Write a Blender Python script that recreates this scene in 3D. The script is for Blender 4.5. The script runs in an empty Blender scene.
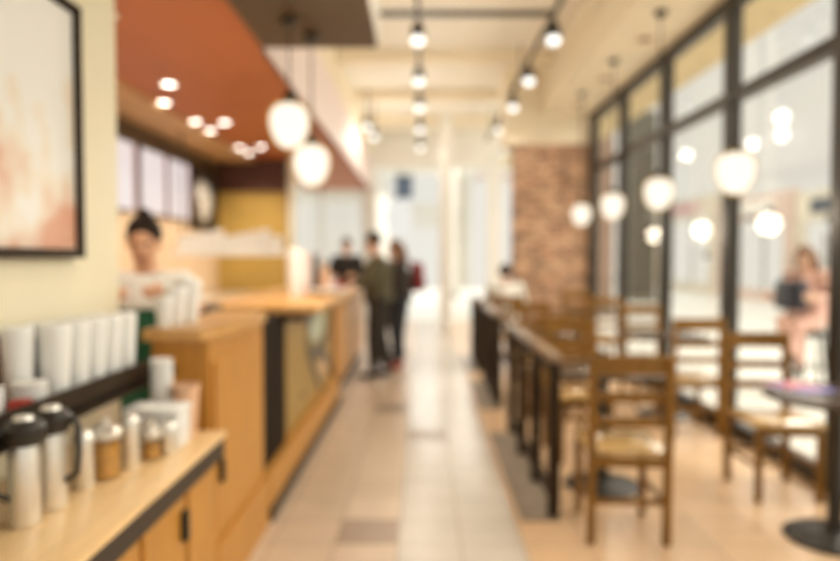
import bpy, bmesh, math, random
from mathutils import Vector, Matrix
random.seed(7)
R = math.radians
SC = bpy.context.scene
COL = SC.collection

# ------------------------------------------------------------------ camera, world, exposure
cam_d = bpy.data.cameras.new('camera'); cam = bpy.data.objects.new('camera', cam_d); COL.objects.link(cam)
cam_d.sensor_width = 36.0; cam_d.lens = 660.0 / 840.0 * 36.0
cam.location = (0, 0, 1.42); cam.rotation_euler = (R(90 - 1.95), 0, R(0.26))
cam_d.clip_start = 0.05; cam_d.clip_end = 200
cam_d.dof.use_dof = True; cam_d.dof.focus_distance = 0.72; cam_d.dof.aperture_fstop = 1.75
SC.camera = cam

SC.view_settings.view_transform = 'Standard'; SC.view_settings.look = 'None'
SC.view_settings.exposure = -0.07; SC.view_settings.gamma = 1.0; SC.view_settings.use_curve_mapping = False

world = bpy.data.worlds.new('bright_daylit_mall'); SC.world = world; world.use_nodes = True
bg = world.node_tree.nodes['Background']; bg.inputs[0].default_value = (0.80, 0.775, 0.70, 1); bg.inputs[1].default_value = 1.08

def area(name, loc, rot, sx, sy, watts, col):
    d = bpy.data.lights.new(name, 'AREA'); d.shape = 'RECTANGLE'; d.size = sx; d.size_y = sy; d.energy = watts; d.color = col
    o = bpy.data.objects.new(name, d); COL.objects.link(o); o.location = loc; o.rotation_euler = rot; return o
area('mall_ceiling_light', (8.5, 11, 7.5), (0, 0, 0), 7, 26, 1050, (1.0, 0.97, 0.9))
area('window_fill_light', (6.6, 5, 5.2), (0, R(52), 0), 4, 15, 1000, (1.0, 0.96, 0.86))  # added unseen area light, pushes extra light in through the windows
area('entrance_light', (0.0, 25, 5.6), (R(-15), 0, 0), 10, 9, 900, (1.0, 0.97, 0.9))

def point(name, loc, watts, col=(1, 0.80, 0.55), r=0.04):
    d = bpy.data.lights.new(name, 'POINT'); d.energy = watts; d.color = col; d.shadow_soft_size = r
    o = bpy.data.objects.new(name, d); COL.objects.link(o); o.location = loc; return o

def spot(name, loc, watts, col=(1, 0.82, 0.58), ang=110, rot=(0, 0, 0), r=0.05):
    d = bpy.data.lights.new(name, 'SPOT'); d.energy = watts; d.color = col; d.shadow_soft_size = r
    d.spot_size = R(ang); d.spot_blend = 0.6
    o = bpy.data.objects.new(name, d); COL.objects.link(o); o.location = loc; o.rotation_euler = rot; return o

# ------------------------------------------------------------------ materials
def nodes(name):
    m = bpy.data.materials.new(name); m.use_nodes = True
    nt = m.node_tree; b = nt.nodes['Principled BSDF']
    return m, nt, b

def tex(nt, scale=(1, 1, 1), coord='Object'):
    tc = nt.nodes.new('ShaderNodeTexCoord'); mp = nt.nodes.new('ShaderNodeMapping')
    mp.inputs['Scale'].default_value = scale
    nt.links.new(tc.outputs[coord], mp.inputs['Vector'])
    return mp

def mat(name, c, rough=0.5, metal=0.0, var=0.12, scale=6.0, stretch=(1, 1, 1), bump=0.0, coat=0.0, spec=None):
    m, nt, b = nodes(name)
    mp = tex(nt, stretch)
    n = nt.nodes.new('ShaderNodeTexNoise'); n.inputs['Scale'].default_value = scale; n.inputs['Detail'].default_value = 3
    nt.links.new(mp.outputs[0], n.inputs['Vector'])
    cr = nt.nodes.new('ShaderNodeValToRGB')
    lo = [max(0, x * (1 - var)) for x in c]; hi = [min(1, x * (1 + var)) for x in c]
    cr.color_ramp.elements[0].color = (*lo, 1); cr.color_ramp.elements[1].color = (*hi, 1)
    cr.color_ramp.elements[0].position = 0.3; cr.color_ramp.elements[1].position = 0.7
    nt.links.new(n.outputs['Fac'], cr.inputs[0]); nt.links.new(cr.outputs[0], b.inputs['Base Color'])
    b.inputs['Roughness'].default_value = rough; b.inputs['Metallic'].default_value = metal
    b.inputs['Coat Weight'].default_value = coat; b.inputs['Coat Roughness'].default_value = 0.15
    if spec is not None: b.inputs['Specular IOR Level'].default_value = spec
    if bump:
        bp = nt.nodes.new('ShaderNodeBump'); bp.inputs['Strength'].default_value = bump; bp.inputs['Distance'].default_value = 0.01
        nt.links.new(n.outputs['Fac'], bp.inputs['Height']); nt.links.new(bp.outputs[0], b.inputs['Normal'])
    return m

def emit(name, c, s=1.0):
    m, nt, b = nodes(name)
    b.inputs['Base Color'].default_value = (0.02, 0.02, 0.02, 1)
    b.inputs['Emission Color'].default_value = (*c, 1); b.inputs['Emission Strength'].default_value = s
    b.inputs['Roughness'].default_value = 0.5; b.inputs['Specular IOR Level'].default_value = 0.0
    return m

def glassmat(name, tint=(0.98, 0.975, 0.955), gl=0.05):
    m, nt, b = nodes(name); out = nt.nodes['Material Output']
    t = nt.nodes.new('ShaderNodeBsdfTransparent'); t.inputs[0].default_value = (*tint, 1)
    g = nt.nodes.new('ShaderNodeBsdfGlossy'); g.inputs['Roughness'].default_value = 0.02
    mx = nt.nodes.new('ShaderNodeMixShader'); mx.inputs[0].default_value = gl
    nt.links.new(t.outputs[0], mx.inputs[1]); nt.links.new(g.outputs[0], mx.inputs[2])
    nt.links.new(mx.outputs[0], out.inputs['Surface'])
    return m

def brickmat(name, c1, c2, mortar, bw, rh, ms, axes='XZ', offset=0.5, shift=(0, 0), rough=0.7, bump=0.4, spec=0.5, noisy=0.25):
    m, nt, b = nodes(name)
    tc = nt.nodes.new('ShaderNodeTexCoord'); sp = nt.nodes.new('ShaderNodeSeparateXYZ'); cb = nt.nodes.new('ShaderNodeCombineXYZ')
    nt.links.new(tc.outputs['Object'], sp.inputs[0])
    for i, a in enumerate(axes):
        ad = nt.nodes.new('ShaderNodeMath'); ad.operation = 'ADD'; ad.inputs[1].default_value = shift[i]
        nt.links.new(sp.outputs[a], ad.inputs[0]); nt.links.new(ad.outputs[0], cb.inputs[i])
    bt = nt.nodes.new('ShaderNodeTexBrick'); bt.offset = offset
    bt.inputs['Color1'].default_value = (*c1, 1); bt.inputs['Color2'].default_value = (*c2, 1); bt.inputs['Mortar'].default_value = (*mortar, 1)
    bt.inputs['Scale'].default_value = 1; bt.inputs['Mortar Size'].default_value = ms; bt.inputs['Mortar Smooth'].default_value = 0.1
    bt.inputs['Brick Width'].default_value = bw; bt.inputs['Row Height'].default_value = rh
    nt.links.new(cb.outputs[0], bt.inputs['Vector'])
    n = nt.nodes.new('ShaderNodeTexNoise'); n.inputs['Scale'].default_value = 5; n.inputs['Detail'].default_value = 4
    nt.links.new(cb.outputs[0], n.inputs['Vector'])
    mr = nt.nodes.new('ShaderNodeMapRange'); mr.inputs[1].default_value = 0.3; mr.inputs[2].default_value = 0.7
    mr.inputs[3].default_value = 1 - noisy; mr.inputs[4].default_value = 1 + noisy
    nt.links.new(n.outputs['Fac'], mr.inputs[0])
    mm = nt.nodes.new('ShaderNodeVectorMath'); mm.operation = 'SCALE'
    nt.links.new(bt.outputs['Color'], mm.inputs[0]); nt.links.new(mr.outputs[0], mm.inputs['Scale'])
    nt.links.new(mm.outputs[0], b.inputs['Base Color'])
    b.inputs['Roughness'].default_value = rough; b.inputs['Specular IOR Level'].default_value = spec
    if bump:
        bp = nt.nodes.new('ShaderNodeBump'); bp.inputs['Strength'].default_value = bump; bp.inputs['Distance'].default_value = 0.01; bp.invert = True
        nt.links.new(bt.outputs['Fac'], bp.inputs['Height']); nt.links.new(bp.outputs[0], b.inputs['Normal'])
    return m

def picmat(name, stops, scale, stretch=(1, 1, 1), emission=0.0, rough=0.3, detail=2, dark=False):
    m, nt, b = nodes(name)
    mp = tex(nt, stretch)
    n = nt.nodes.new('ShaderNodeTexNoise'); n.inputs['Scale'].default_value = scale; n.inputs['Detail'].default_value = detail
    n.inputs['Distortion'].default_value = 0.6
    nt.links.new(mp.outputs[0], n.inputs['Vector'])
    cr = nt.nodes.new('ShaderNodeValToRGB'); els = cr.color_ramp.elements
    while len(els) < len(stops): els.new(0.5)
    for e, (p, c) in zip(els, stops): e.position = p; e.color = (*c, 1)
    nt.links.new(n.outputs['Fac'], cr.inputs[0])
    if dark: b.inputs['Base Color'].default_value = (0.03, 0.03, 0.03, 1)
    else: nt.links.new(cr.outputs[0], b.inputs['Base Color'])
    b.inputs['Roughness'].default_value = rough
    if emission:
        nt.links.new(cr.outputs[0], b.inputs['Emission Color']); b.inputs['Emission Strength'].default_value = emission
    return m

M = {}
M['cream'] = mat('cream_paint', (0.82, 0.745, 0.55), 0.6, var=0.03, scale=3)
M['wallyellow'] = mat('mustard_paint', (0.52, 0.34, 0.08), 0.6, var=0.06, scale=3)
M['peach'] = mat('peach_plaster', (0.74, 0.55, 0.36), 0.6, var=0.06, scale=3)
M['ceil'] = mat('ceiling_cream', (0.83, 0.785, 0.68), 0.7, var=0.03, scale=2)
M['soffit'] = mat('soffit_cream', (0.83, 0.73, 0.55), 0.7, var=0.03, scale=2)
M['red'] = mat('rust_red_ceiling_paint', (0.44, 0.125, 0.032), 0.55, var=0.06, scale=2)
M['tan'] = mat('tan_ceiling_paint', (0.55, 0.32, 0.14), 0.6, var=0.05, scale=2)
M['maroon'] = mat('dark_maroon_paint', (0.085, 0.028, 0.014), 0.6, var=0.1, scale=3)
M['brown'] = mat('dark_brown_soffit', (0.085, 0.048, 0.018), 0.5, var=0.1, scale=3)
M['pinkwhite'] = mat('pinkish_white_fascia', (0.82, 0.69, 0.65), 0.6, var=0.03, scale=2)
M['white'] = mat('white_paint', (0.82, 0.80, 0.74), 0.5, var=0.02)
M['darkmetal'] = mat('dark_bronze_metal', (0.030, 0.024, 0.016), 0.4, 0.3, var=0.15)
M['black'] = mat('black_plastic', (0.022, 0.018, 0.013), 0.4, var=0.15)
M['blackwood'] = mat('espresso_stained_wood', (0.034, 0.021, 0.011), 0.6, var=0.25, scale=8, stretch=(1, 1, 8), spec=0.15)
M['postdark'] = mat('near_black_brown_post', (0.018, 0.011, 0.006), 0.7, var=0.2, spec=0.1)
M['railtop'] = mat('pale_brown_rail_top', (0.30, 0.21, 0.14), 0.25, var=0.15, scale=8)  # rail top drawn paler than the posts
M['stone'] = mat('grey_stone_base', (0.30, 0.245, 0.185), 0.35, var=0.15, scale=10)
M['chair'] = mat('amber_brown_wood', (0.215, 0.10, 0.012), 0.4, var=0.22, scale=7, stretch=(6, 6, 1), coat=0.1, spec=0.3)
M['seat'] = mat('honey_wood_seat', (0.58, 0.36, 0.13), 0.15, var=0.15, scale=6, stretch=(6, 1, 1), coat=1.0)
M['table'] = mat('dark_table_laminate', (0.055, 0.032, 0.016), 0.25, var=0.2, scale=5, stretch=(6, 1, 1))
M['maple'] = mat('honey_maple_panel', (0.55, 0.255, 0.045), 0.4, var=0.10, scale=3, stretch=(8, 8, 1))
M['mapletop'] = mat('pale_maple_worktop', (0.88, 0.60, 0.30), 0.3, var=0.08, scale=4, stretch=(8, 1, 1))
M['barwood'] = mat('orange_maple_bar_top', (0.62, 0.34, 0.11), 0.3, var=0.10, scale=4, stretch=(8, 1, 1))
M['olive'] = mat('olive_gold_panel', (0.38, 0.23, 0.05), 0.4, var=0.08, scale=4, stretch=(8, 8, 1))
M['kick'] = mat('dark_kickboard', (0.045, 0.028, 0.016), 0.5, var=0.15)
M['steel'] = mat('brushed_steel', (0.82, 0.78, 0.71), 0.28, 0.75, var=0.06, scale=20)
M['paper'] = mat('white_paper', (0.85, 0.845, 0.82), 0.55, var=0.02)
M['lid'] = mat('white_plastic_lid', (0.86, 0.855, 0.83), 0.3, var=0.02)
M['redp'] = mat('red_card', (0.55, 0.05, 0.03), 0.4, var=0.1)
M['blush'] = mat('blush_paper', (0.80, 0.50, 0.32), 0.5, var=0.05)
M['sugar'] = mat('brown_sugar', (0.62, 0.32, 0.07), 0.7, var=0.25, scale=60)
M['glass'] = glassmat('clear_glass')
M['jarglass'] = glassmat('jar_glass', (0.97, 0.96, 0.92), 0.05)
M['skin'] = mat('skin', (0.68, 0.37, 0.22), 0.5, var=0.05)
M['skinlight'] = mat('light_skin', (0.68, 0.42, 0.30), 0.5, var=0.05)
M['hairdark'] = mat('dark_hair', (0.022, 0.013, 0.008), 0.7, var=0.3, scale=30, spec=0.15)
M['hairbrown'] = mat('brown_hair', (0.18, 0.08, 0.032), 0.6, var=0.3, scale=30)
M['eye'] = mat('dark_eye', (0.02, 0.015, 0.01), 0.2)
M['lip'] = mat('lip', (0.45, 0.14, 0.10), 0.4)
M['olivejacket'] = mat('olive_jacket_cloth', (0.085, 0.072, 0.035), 0.8, var=0.15, scale=20)
M['darkjacket'] = mat('charcoal_brown_jacket_cloth', (0.030, 0.021, 0.015), 0.8, var=0.15, scale=20)
M['blackcloth'] = mat('black_cloth', (0.018, 0.014, 0.011), 0.85, var=0.2, scale=20)
M['jeans'] = mat('dark_navy_denim', (0.022, 0.022, 0.028), 0.85, var=0.2, scale=30)
M['darktrouser'] = mat('dark_brown_trouser_cloth', (0.026, 0.019, 0.014), 0.85, var=0.2, scale=30)
M['whitecloth'] = mat('white_shirt_cloth', (0.80, 0.78, 0.72), 0.8, var=0.04, scale=20)
M['green'] = mat('green_apron_cloth', (0.02, 0.13, 0.06), 0.8, var=0.1, scale=20)
M['pink'] = mat('pale_pink_cloth', (0.68, 0.42, 0.35), 0.8, var=0.06, scale=15)
M['navy'] = mat('navy_leather', (0.03, 0.035, 0.055), 0.5, var=0.1)
M['redcloth'] = mat('crimson_cloth', (0.26, 0.03, 0.03), 0.7, var=0.1)
M['redshoe'] = mat('red_shoe_leather', (0.40, 0.05, 0.03), 0.5, var=0.1)
M['shoe'] = mat('dark_shoe_leather', (0.03, 0.02, 0.014), 0.5, var=0.1)
M['brick'] = brickmat('red_brick', (0.27, 0.11, 0.05), (0.52, 0.31, 0.18), (0.50, 0.36, 0.25), 0.24, 0.078, 0.010, noisy=0.45)
M['tile'] = brickmat('peach_floor_tile', (0.63, 0.49, 0.36), (0.67, 0.525, 0.39), (0.42, 0.31, 0.21), 0.313, 0.313, 0.005, 'XY', 0.0, (0.126 + 31.3, -3.23 + 31.3), 0.30, 0.15, 0.5, 0.05)
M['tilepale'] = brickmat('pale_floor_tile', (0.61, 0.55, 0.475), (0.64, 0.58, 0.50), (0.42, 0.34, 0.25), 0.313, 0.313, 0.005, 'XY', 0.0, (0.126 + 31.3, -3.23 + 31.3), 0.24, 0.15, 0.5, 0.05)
M['tileorange'] = brickmat('orange_floor_tile', (0.69, 0.47, 0.28), (0.74, 0.51, 0.31), (0.48, 0.32, 0.19), 0.313, 0.313, 0.005, 'XY', 0.0, (0.126 + 31.3, -3.23 + 31.3), 0.28, 0.15, 0.5, 0.05)
M['tiledark'] = mat('brown_accent_tile', (0.36, 0.26, 0.185), 0.3, var=0.08, scale=8)
M['mallfloor'] = brickmat('white_mall_floor', (0.86, 0.85, 0.79), (0.88, 0.87, 0.81), (0.74, 0.72, 0.66), 0.9, 0.9, 0.006, 'XY', 0.0, (40, 40), 0.25, 0.05, 0.5, 0.03)
def postermat():
    m, nt, b = nodes('poster_print')
    tc = nt.nodes.new('ShaderNodeTexCoord'); sp = nt.nodes.new('ShaderNodeSeparateXYZ'); nt.links.new(tc.outputs['Object'], sp.inputs[0])
    n = nt.nodes.new('ShaderNodeTexNoise'); n.inputs['Scale'].default_value = 5.0; n.inputs['Detail'].default_value = 2; nt.links.new(tc.outputs['Object'], n.inputs['Vector'])
    a = nt.nodes.new('ShaderNodeMath'); a.operation = 'MULTIPLY_ADD'; a.inputs[1].default_value = 0.75; a.inputs[2].default_value = -0.22
    nt.links.new(sp.outputs['Z'], a.inputs[0])
    c = nt.nodes.new('ShaderNodeMath'); c.operation = 'ADD'; nt.links.new(a.outputs[0], c.inputs[0]); nt.links.new(n.outputs['Fac'], c.inputs[1])
    cr = nt.nodes.new('ShaderNodeValToRGB'); els = cr.color_ramp.elements; els.new(0.5); els.new(0.6)
    for e, (p, q) in zip(els, ((0.30, (0.70, 0.36, 0.24)), (0.40, (0.80, 0.60, 0.48)), (0.50, (0.85, 0.77, 0.66)), (0.60, (0.86, 0.85, 0.82)))): e.position = p; e.color = (*q, 1)
    nt.links.new(c.outputs[0], cr.inputs[0]); nt.links.new(cr.outputs[0], b.inputs['Base Color']); b.inputs['Roughness'].default_value = 0.4
    return m
M['poster'] = postermat()
M['leaflet'] = picmat('leaflet_print', [(0.0, (0.05, 0.03, 0.02)), (0.45, (0.35, 0.16, 0.06)), (0.55, (0.75, 0.50, 0.30)), (1.0, (0.8, 0.72, 0.66))], 9)
M['chalk'] = picmat('chalk_drawing', [(0.0, (0.80, 0.79, 0.74)), (0.47, (0.78, 0.77, 0.72)), (0.58, (0.10, 0.07, 0.05)), (1.0, (0.08, 0.055, 0.04))], 5)
M['menu'] = picmat('lit_menu_panel', [(0.0, (0.74, 0.60, 0.58)), (0.5, (0.78, 0.68, 0.66)), (1.0, (0.80, 0.74, 0.72))], 3, (1, 1, 1), 1.1, dark=True)
M['menured'] = emit('lit_red_menu_edge', (0.62, 0.16, 0.15), 0.8)
def ambershell():  # golden rim glow of the pendants put into a see-through emissive shell
    m, nt, b = nodes('amber_glow_shell'); out = nt.nodes['Material Output']
    t = nt.nodes.new('ShaderNodeBsdfTransparent'); e = nt.nodes.new('ShaderNodeEmission'); e.inputs[0].default_value = (1.0, 0.58, 0.10, 1); e.inputs[1].default_value = 1.0
    mx = nt.nodes.new('ShaderNodeMixShader'); mx.inputs[0].default_value = 0.30
    nt.links.new(t.outputs[0], mx.inputs[1]); nt.links.new(e.outputs[0], mx.inputs[2]); nt.links.new(mx.outputs[0], out.inputs['Surface'])
    return m
M['globe'] = ambershell()
M['core'] = emit('glowing_white_core', (1.0, 0.96, 0.88), 1.6)
M['bulb'] = emit('lamp_bulb_white', (1.0, 0.97, 0.90), 2.2)
M['mallbulb'] = emit('mall_lamp_opal', (1.0, 0.97, 0.9), 0.92)
M['bulbwarm'] = emit('lamp_bulb_warm', (1.0, 0.93, 0.80), 9.0)
M['magazine'] = picmat('magazine_cover', [(0.0, (0.6, 0.04, 0.05)), (0.45, (0.6, 0.10, 0.12)), (0.52, (0.15, 0.14, 0.5)), (1.0, (0.12, 0.12, 0.45))], 4)
M['facade'] = mat('beige_facade_panel', (0.68, 0.61, 0.48), 0.6, var=0.12, scale=2)
M['facade2'] = mat('olive_yellow_facade_panel', (0.64, 0.58, 0.30), 0.6, var=0.12, scale=2)
M['facade3'] = mat('rosy_facade_panel', (0.66, 0.50, 0.42), 0.6, var=0.12, scale=2)
M['canopy'] = mat('tan_canopy_underside', (0.50, 0.39, 0.22), 0.7, var=0.04, scale=1)
M['greyolive'] = mat('grey_olive_cladding', (0.20, 0.185, 0.14), 0.5, var=0.1, scale=2)
M['coldark'] = mat('dark_grey_column', (0.085, 0.08, 0.06), 0.6, var=0.1, scale=2)
M['colrosy'] = mat('rosy_brown_column', (0.30, 0.20, 0.15), 0.6, var=0.1, scale=2)
M['display'] = emit('lit_display_window', (0.82, 0.79, 0.71), 1.08)
M['bannerblue'] = mat('dark_blue_banner', (0.035, 0.05, 0.075), 0.6, var=0.1)
M['signpink'] = picmat('rosy_sign_print', [(0.0, (0.55, 0.10, 0.14)), (0.48, (0.60, 0.22, 0.25)), (0.55, (0.78, 0.6, 0.6)), (1.0, (0.8, 0.7, 0.7))], 2)
M['swirlgrey'] = mat('grey_swirl_paint', (0.13, 0.105, 0.075), 0.5, var=0.1)
M['swirlgreen'] = mat('pale_green_disc_paint', (0.52, 0.56, 0.42), 0.5, var=0.05)
M['swirlpeach'] = mat('peach_swirl_paint', (0.62, 0.40, 0.22), 0.5, var=0.05)

# ------------------------------------------------------------------ mesh builder
class P:
    def __init__(s): s.bm = bmesh.new()
    def box(s, x0, x1, y0, y1, z0, z1, bev=0.0, seg=2, mtx=None):
        t = bmesh.new(); bmesh.ops.create_cube(t, size=1)
        bmesh.ops.scale(t, vec=(abs(x1 - x0), abs(y1 - y0), abs(z1 - z0)), verts=t.verts)
        bmesh.ops.translate(t, vec=((x0 + x1) / 2, (y0 + y1) / 2, (z0 + z1) / 2), verts=t.verts)
        if bev: bmesh.ops.bevel(t, geom=t.edges[:], offset=bev, segments=seg, profile=0.5, affect='EDGES')
        if mtx: bmesh.ops.transform(t, matrix=mtx, verts=t.verts)
        s._add(t); return s
    def _add(s, t):
        me = bpy.data.meshes.new('t'); t.to_mesh(me); t.free(); s.bm.from_mesh(me); bpy.data.meshes.remove(me)
    def lathe(s, prof, c=(0, 0, 0), n=24, sx=1, sy=1):
        bm = s.bm; rings = []
        for r, z in prof:
            if r < 1e-5: rings.append([bm.verts.new((c[0], c[1], c[2] + z))])
            else: rings.append([bm.verts.new((c[0] + sx * r * math.cos(2 * math.pi * k / n), c[1] + sy * r * math.sin(2 * math.pi * k / n), c[2] + z)) for k in range(n)])
        for a, b in zip(rings, rings[1:]):
            for k in range(n):
                j = (k + 1) % n
                if len(a) == 1 and len(b) == 1: continue
                if len(a) == 1: bm.faces.new((a[0], b[j], b[k])) if False else bm.faces.new((a[0], b[k], b[j]))
                elif len(b) == 1: bm.faces.new((a[k], a[j], b[0]))
                else: bm.faces.new((a[k], a[j], b[j], b[k]))
        return s
    def tube(s, pts, rad, n=10, caps=True, rz=1.0):
        bm = s.bm; pts = [Vector(p) for p in pts]
        if not isinstance(rad, (list, tuple)): rad = [rad] * len(pts)
        rings = []; up = None
        for i, p in enumerate(pts):
            d = (pts[min(i + 1, len(pts) - 1)] - pts[max(i - 1, 0)]).normalized()
            if up is None:
                up = Vector((0, 0, 1)) if abs(d.z) < 0.9 else Vector((0, 1, 0))
            a = d.cross(up).normalized(); b = a.cross(d).normalized(); up = b
            rings.append([bm.verts.new(p + a * rad[i] * math.cos(2 * math.pi * k / n) + b * rz * rad[i] * math.sin(2 * math.pi * k / n)) for k in range(n)])
        for a, b in zip(rings, rings[1:]):
            for k in range(n):
                j = (k + 1) % n; bm.faces.new((a[k], a[j], b[j], b[k]))
        if caps: bm.faces.new(rings[0][::-1]); bm.faces.new(rings[-1])
        return s
    def ball(s, c, r, seg=18, ring=12, rot=None):
        t = bmesh.new(); bmesh.ops.create_uvsphere(t, u_segments=seg, v_segments=ring, radius=1)
        if not isinstance(r, (list, tuple)): r = (r, r, r)
        bmesh.ops.scale(t, vec=r, verts=t.verts)
        if rot: bmesh.ops.transform(t, matrix=rot, verts=t.verts)
        bmesh.ops.translate(t, vec=c, verts=t.verts); s._add(t); return s
    def prism(s, poly, z0, z1, axis='z'):
        bm = s.bm
        def v(a, b, h): return {'z': (a, b, h), 'x': (h, a, b), 'y': (a, h, b)}[axis]
        lo = [bm.verts.new(v(a, b, z0)) for a, b in poly]; hi = [bm.verts.new(v(a, b, z1)) for a, b in poly]
        bm.faces.new(lo[::-1]); bm.faces.new(hi)
        for k in range(len(poly)):
            j = (k + 1) % len(poly); bm.faces.new((lo[k], lo[j], hi[j], hi[k]))
        return s
    def make(s, name, m, parent=None, smooth=True, loc=None):
        bmesh.ops.recalc_face_normals(s.bm, faces=s.bm.faces[:])
        me = bpy.data.meshes.new(name); s.bm.to_mesh(me); s.bm.free()
        me.materials.append(M[m])
        if smooth:
            me.polygons.foreach_set('use_smooth', [True] * len(me.polygons))
            try: me.set_sharp_from_angle(angle=R(38))
            except Exception: pass
        o = bpy.data.objects.new(name, me); COL.objects.link(o)
        if parent: o.parent = parent
        if loc: o.location = loc
        return o

def remesh(o, voxel, smooth_it=6):
    md = o.modifiers.new('r', 'REMESH'); md.mode = 'VOXEL'; md.voxel_size = voxel
    sm = o.modifiers.new('s', 'SMOOTH'); sm.iterations = smooth_it; sm.factor = 0.5
    bpy.context.view_layer.update()
    dg = bpy.context.evaluated_depsgraph_get(); me = bpy.data.meshes.new_from_object(o.evaluated_get(dg))
    o.modifiers.clear(); old = o.data; o.data = me; bpy.data.meshes.remove(old)
    me.polygons.foreach_set('use_smooth', [True] * len(me.polygons))
    return o

def tag(o, label, cat, group=None, kind=None):
    o['label'] = label; o['category'] = cat
    if group: o['group'] = group
    if kind: o['kind'] = kind
    return o
def thing(name, label, cat, loc=(0, 0, 0), rz=0.0, group=None):
    o = bpy.data.objects.new(name, None); COL.objects.link(o); o.location = loc; o.rotation_euler = (0, 0, rz); o.empty_display_size = 0.1
    return tag(o, label, cat, group)
def struct(o, label=None):
    o['kind'] = 'structure'
    if label: o['label'] = label
    return o
def dup(root, loc, rz, label, group=None):
    r = root.copy(); COL.objects.link(r); r.location = loc; r.rotation_euler = (0, 0, rz); r['label'] = label
    if group: r['group'] = group
    for ch in list(root.children):
        c = ch.copy(); COL.objects.link(c); c.parent = r
        for g in list(ch.children):
            d = g.copy(); COL.objects.link(d); d.parent = c
    return r

# ------------------------------------------------------------------ the setting
struct(P().box(-5, -0.126, -2, 15, -0.1, 0).make('floor', 'tile', smooth=False), 'peach tiled floor beside the counters')
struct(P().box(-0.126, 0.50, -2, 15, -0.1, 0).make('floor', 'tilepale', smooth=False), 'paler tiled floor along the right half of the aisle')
struct(P().box(0.50, 2.56, -2, 15, -0.1, 0).make('floor', 'tileorange', smooth=False), 'orange tiled floor under the seating')
struct(P().box(2.56, 24, -6, 60, -0.1, 0).make('floor', 'mallfloor', smooth=False), 'white floor of the mall outside the windows')
struct(P().box(-14, 2.56, 15, 60, -0.1, 0).make('floor', 'mallfloor', smooth=False), 'white floor of the mall beyond the entrance')
for i, (x, y) in enumerate(((-0.439, 3.23), (-0.439, 6.047), (-0.126, 5.108))):
    struct(P().box(x + .004, x + .309, y + .004, y + .309, -0.01, 0.0015).make('trim_%d' % (i + 1), 'tiledark', smooth=False), 'darker brown floor tile in the aisle')
# ceilings
struct(P().box(-1.17, 1.75, -0.5, 15, 4.2, 4.3).make('ceiling', 'ceil', smooth=False), 'cream ceiling over the aisle')
struct(P().box(-2.60, -1.17, -0.5, 14.8, 2.95, 3.05).make('ceiling', 'red', smooth=False), 'rust red lowered ceiling over the counter')
struct(P().box(-3.35, -2.60, -0.5, 10.3, 2.90, 3.05).make('ceiling', 'tan', smooth=False), 'tan strip of ceiling beside the menu wall')
struct(P().box(-1.17, -0.33, -0.5, 4.85, 2.94, 4.2, 0.02).make('trim_4', 'brown', smooth=False), 'dark brown dropped soffit above the pendants')
struct(P().box(-0.328, -0.315, -0.5, 4.85, 2.96, 4.2).make('trim_5', 'white', smooth=False), 'white side of the brown soffit')
struct(P().box(-1.20, -1.165, 4.85, 14.8, 2.95, 3.70).make('trim_6', 'pinkwhite', smooth=False), 'pinkish white fascia of the lowered ceiling')
struct(P().box(-1.22, -1.17, 4.85, 15, 3.70, 4.2).make('trim_7', 'soffit', smooth=False), 'cream upper wall above the fascia')
b = P().box(1.75, 2.56, -0.5, 9.8, 3.53, 4.3)
struct(b.make('trim_8', 'soffit', smooth=False), 'cream soffit above the windows')
for i, y in enumerate((8.9, 11.0, 13.0)):
    struct(P().box(-1.17, 1.75, y, y + .22, 4.05, 4.2, .01).make('trim_%d' % (9 + i), 'soffit', smooth=False), 'shallow beam across the cream ceiling')
# left: wall beside the condiment stand, menu wall, mustard wall
struct(P().box(-1.36, -1.22, -0.5, 2.64, 0, 2.94).make('wall_left', 'cream', smooth=False), 'cream wall behind the condiment stand')
struct(P().box(-3.35, -3.20, -0.5, 10.3, 0, 2.9).make('wall_left', 'peach', smooth=False), 'peach wall below the lit menus')
struct(P().box(-3.20, -3.17, 2.5, 10.3, 2.70, 2.9).make('trim_12', 'brown', smooth=False), 'dark band above the menus')
struct(P().box(-3.35, -2.12, 10.3, 10.45, 0, 2.45).make('wall_back', 'wallyellow', smooth=False), 'mustard wall behind the counter')
struct(P().box(-3.35, -2.12, 10.24, 10.45, 2.45, 2.95).make('trim_13', 'maroon', smooth=False), 'dark maroon bulkhead above the mustard wall')
struct(P().box(-2.12, -2.02, 10.25, 10.45, 0, 2.95).make('trim_14', 'cream', smooth=False), 'cream post at the end of the mustard wall')
# brick pier
struct(P().box(1.37, 2.5, 9.8, 10.3, 0, 3.1).make('wall_right', 'brick', smooth=False), 'exposed brick pier beside the windows')
struct(P().box(1.20, 2.56, 9.78, 10.3, 3.1, 4.3).make('wall_right', 'soffit', smooth=False), 'cream wall above the brick pier')
# far entrance wall
struct(P().box(-1.17, 1.75, 14.9, 15.1, 3.45, 4.3).make('wall_back', 'white', smooth=False), 'white header above the entrance')
for i, (x0, x1) in enumerate(((-1.3, -1.05), (1.45, 1.75))):
    struct(P().box(x0, x1, 14.85, 15.1, 0, 3.45, .01).make('trim_%d' % (15 + i), 'white', smooth=False), 'white jamb of the entrance')
struct(P().box(0.33, 0.56, 12.9, 13.1, 0, 4.2, .02).make('trim_17', 'white', smooth=False), 'slim white column in the aisle near the entrance')
# end window left of entrance
wn = P()
for x in (-3.3, -2.3, -1.35): wn.box(x - .03, x + .03, 14.9, 15.0, 0, 2.95)
for z in (0.03, 1.2, 2.92): wn.box(-3.3, -1.35, 14.9, 15.0, z - .03, z + .03)
w = struct(wn.make('window_7', 'white', smooth=False), 'bright white framed window at the end of the counter')
P().box(-3.27, -1.38, 14.945, 14.955, 0.05, 2.9).make('pane', 'glass', w, smooth=False)
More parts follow.
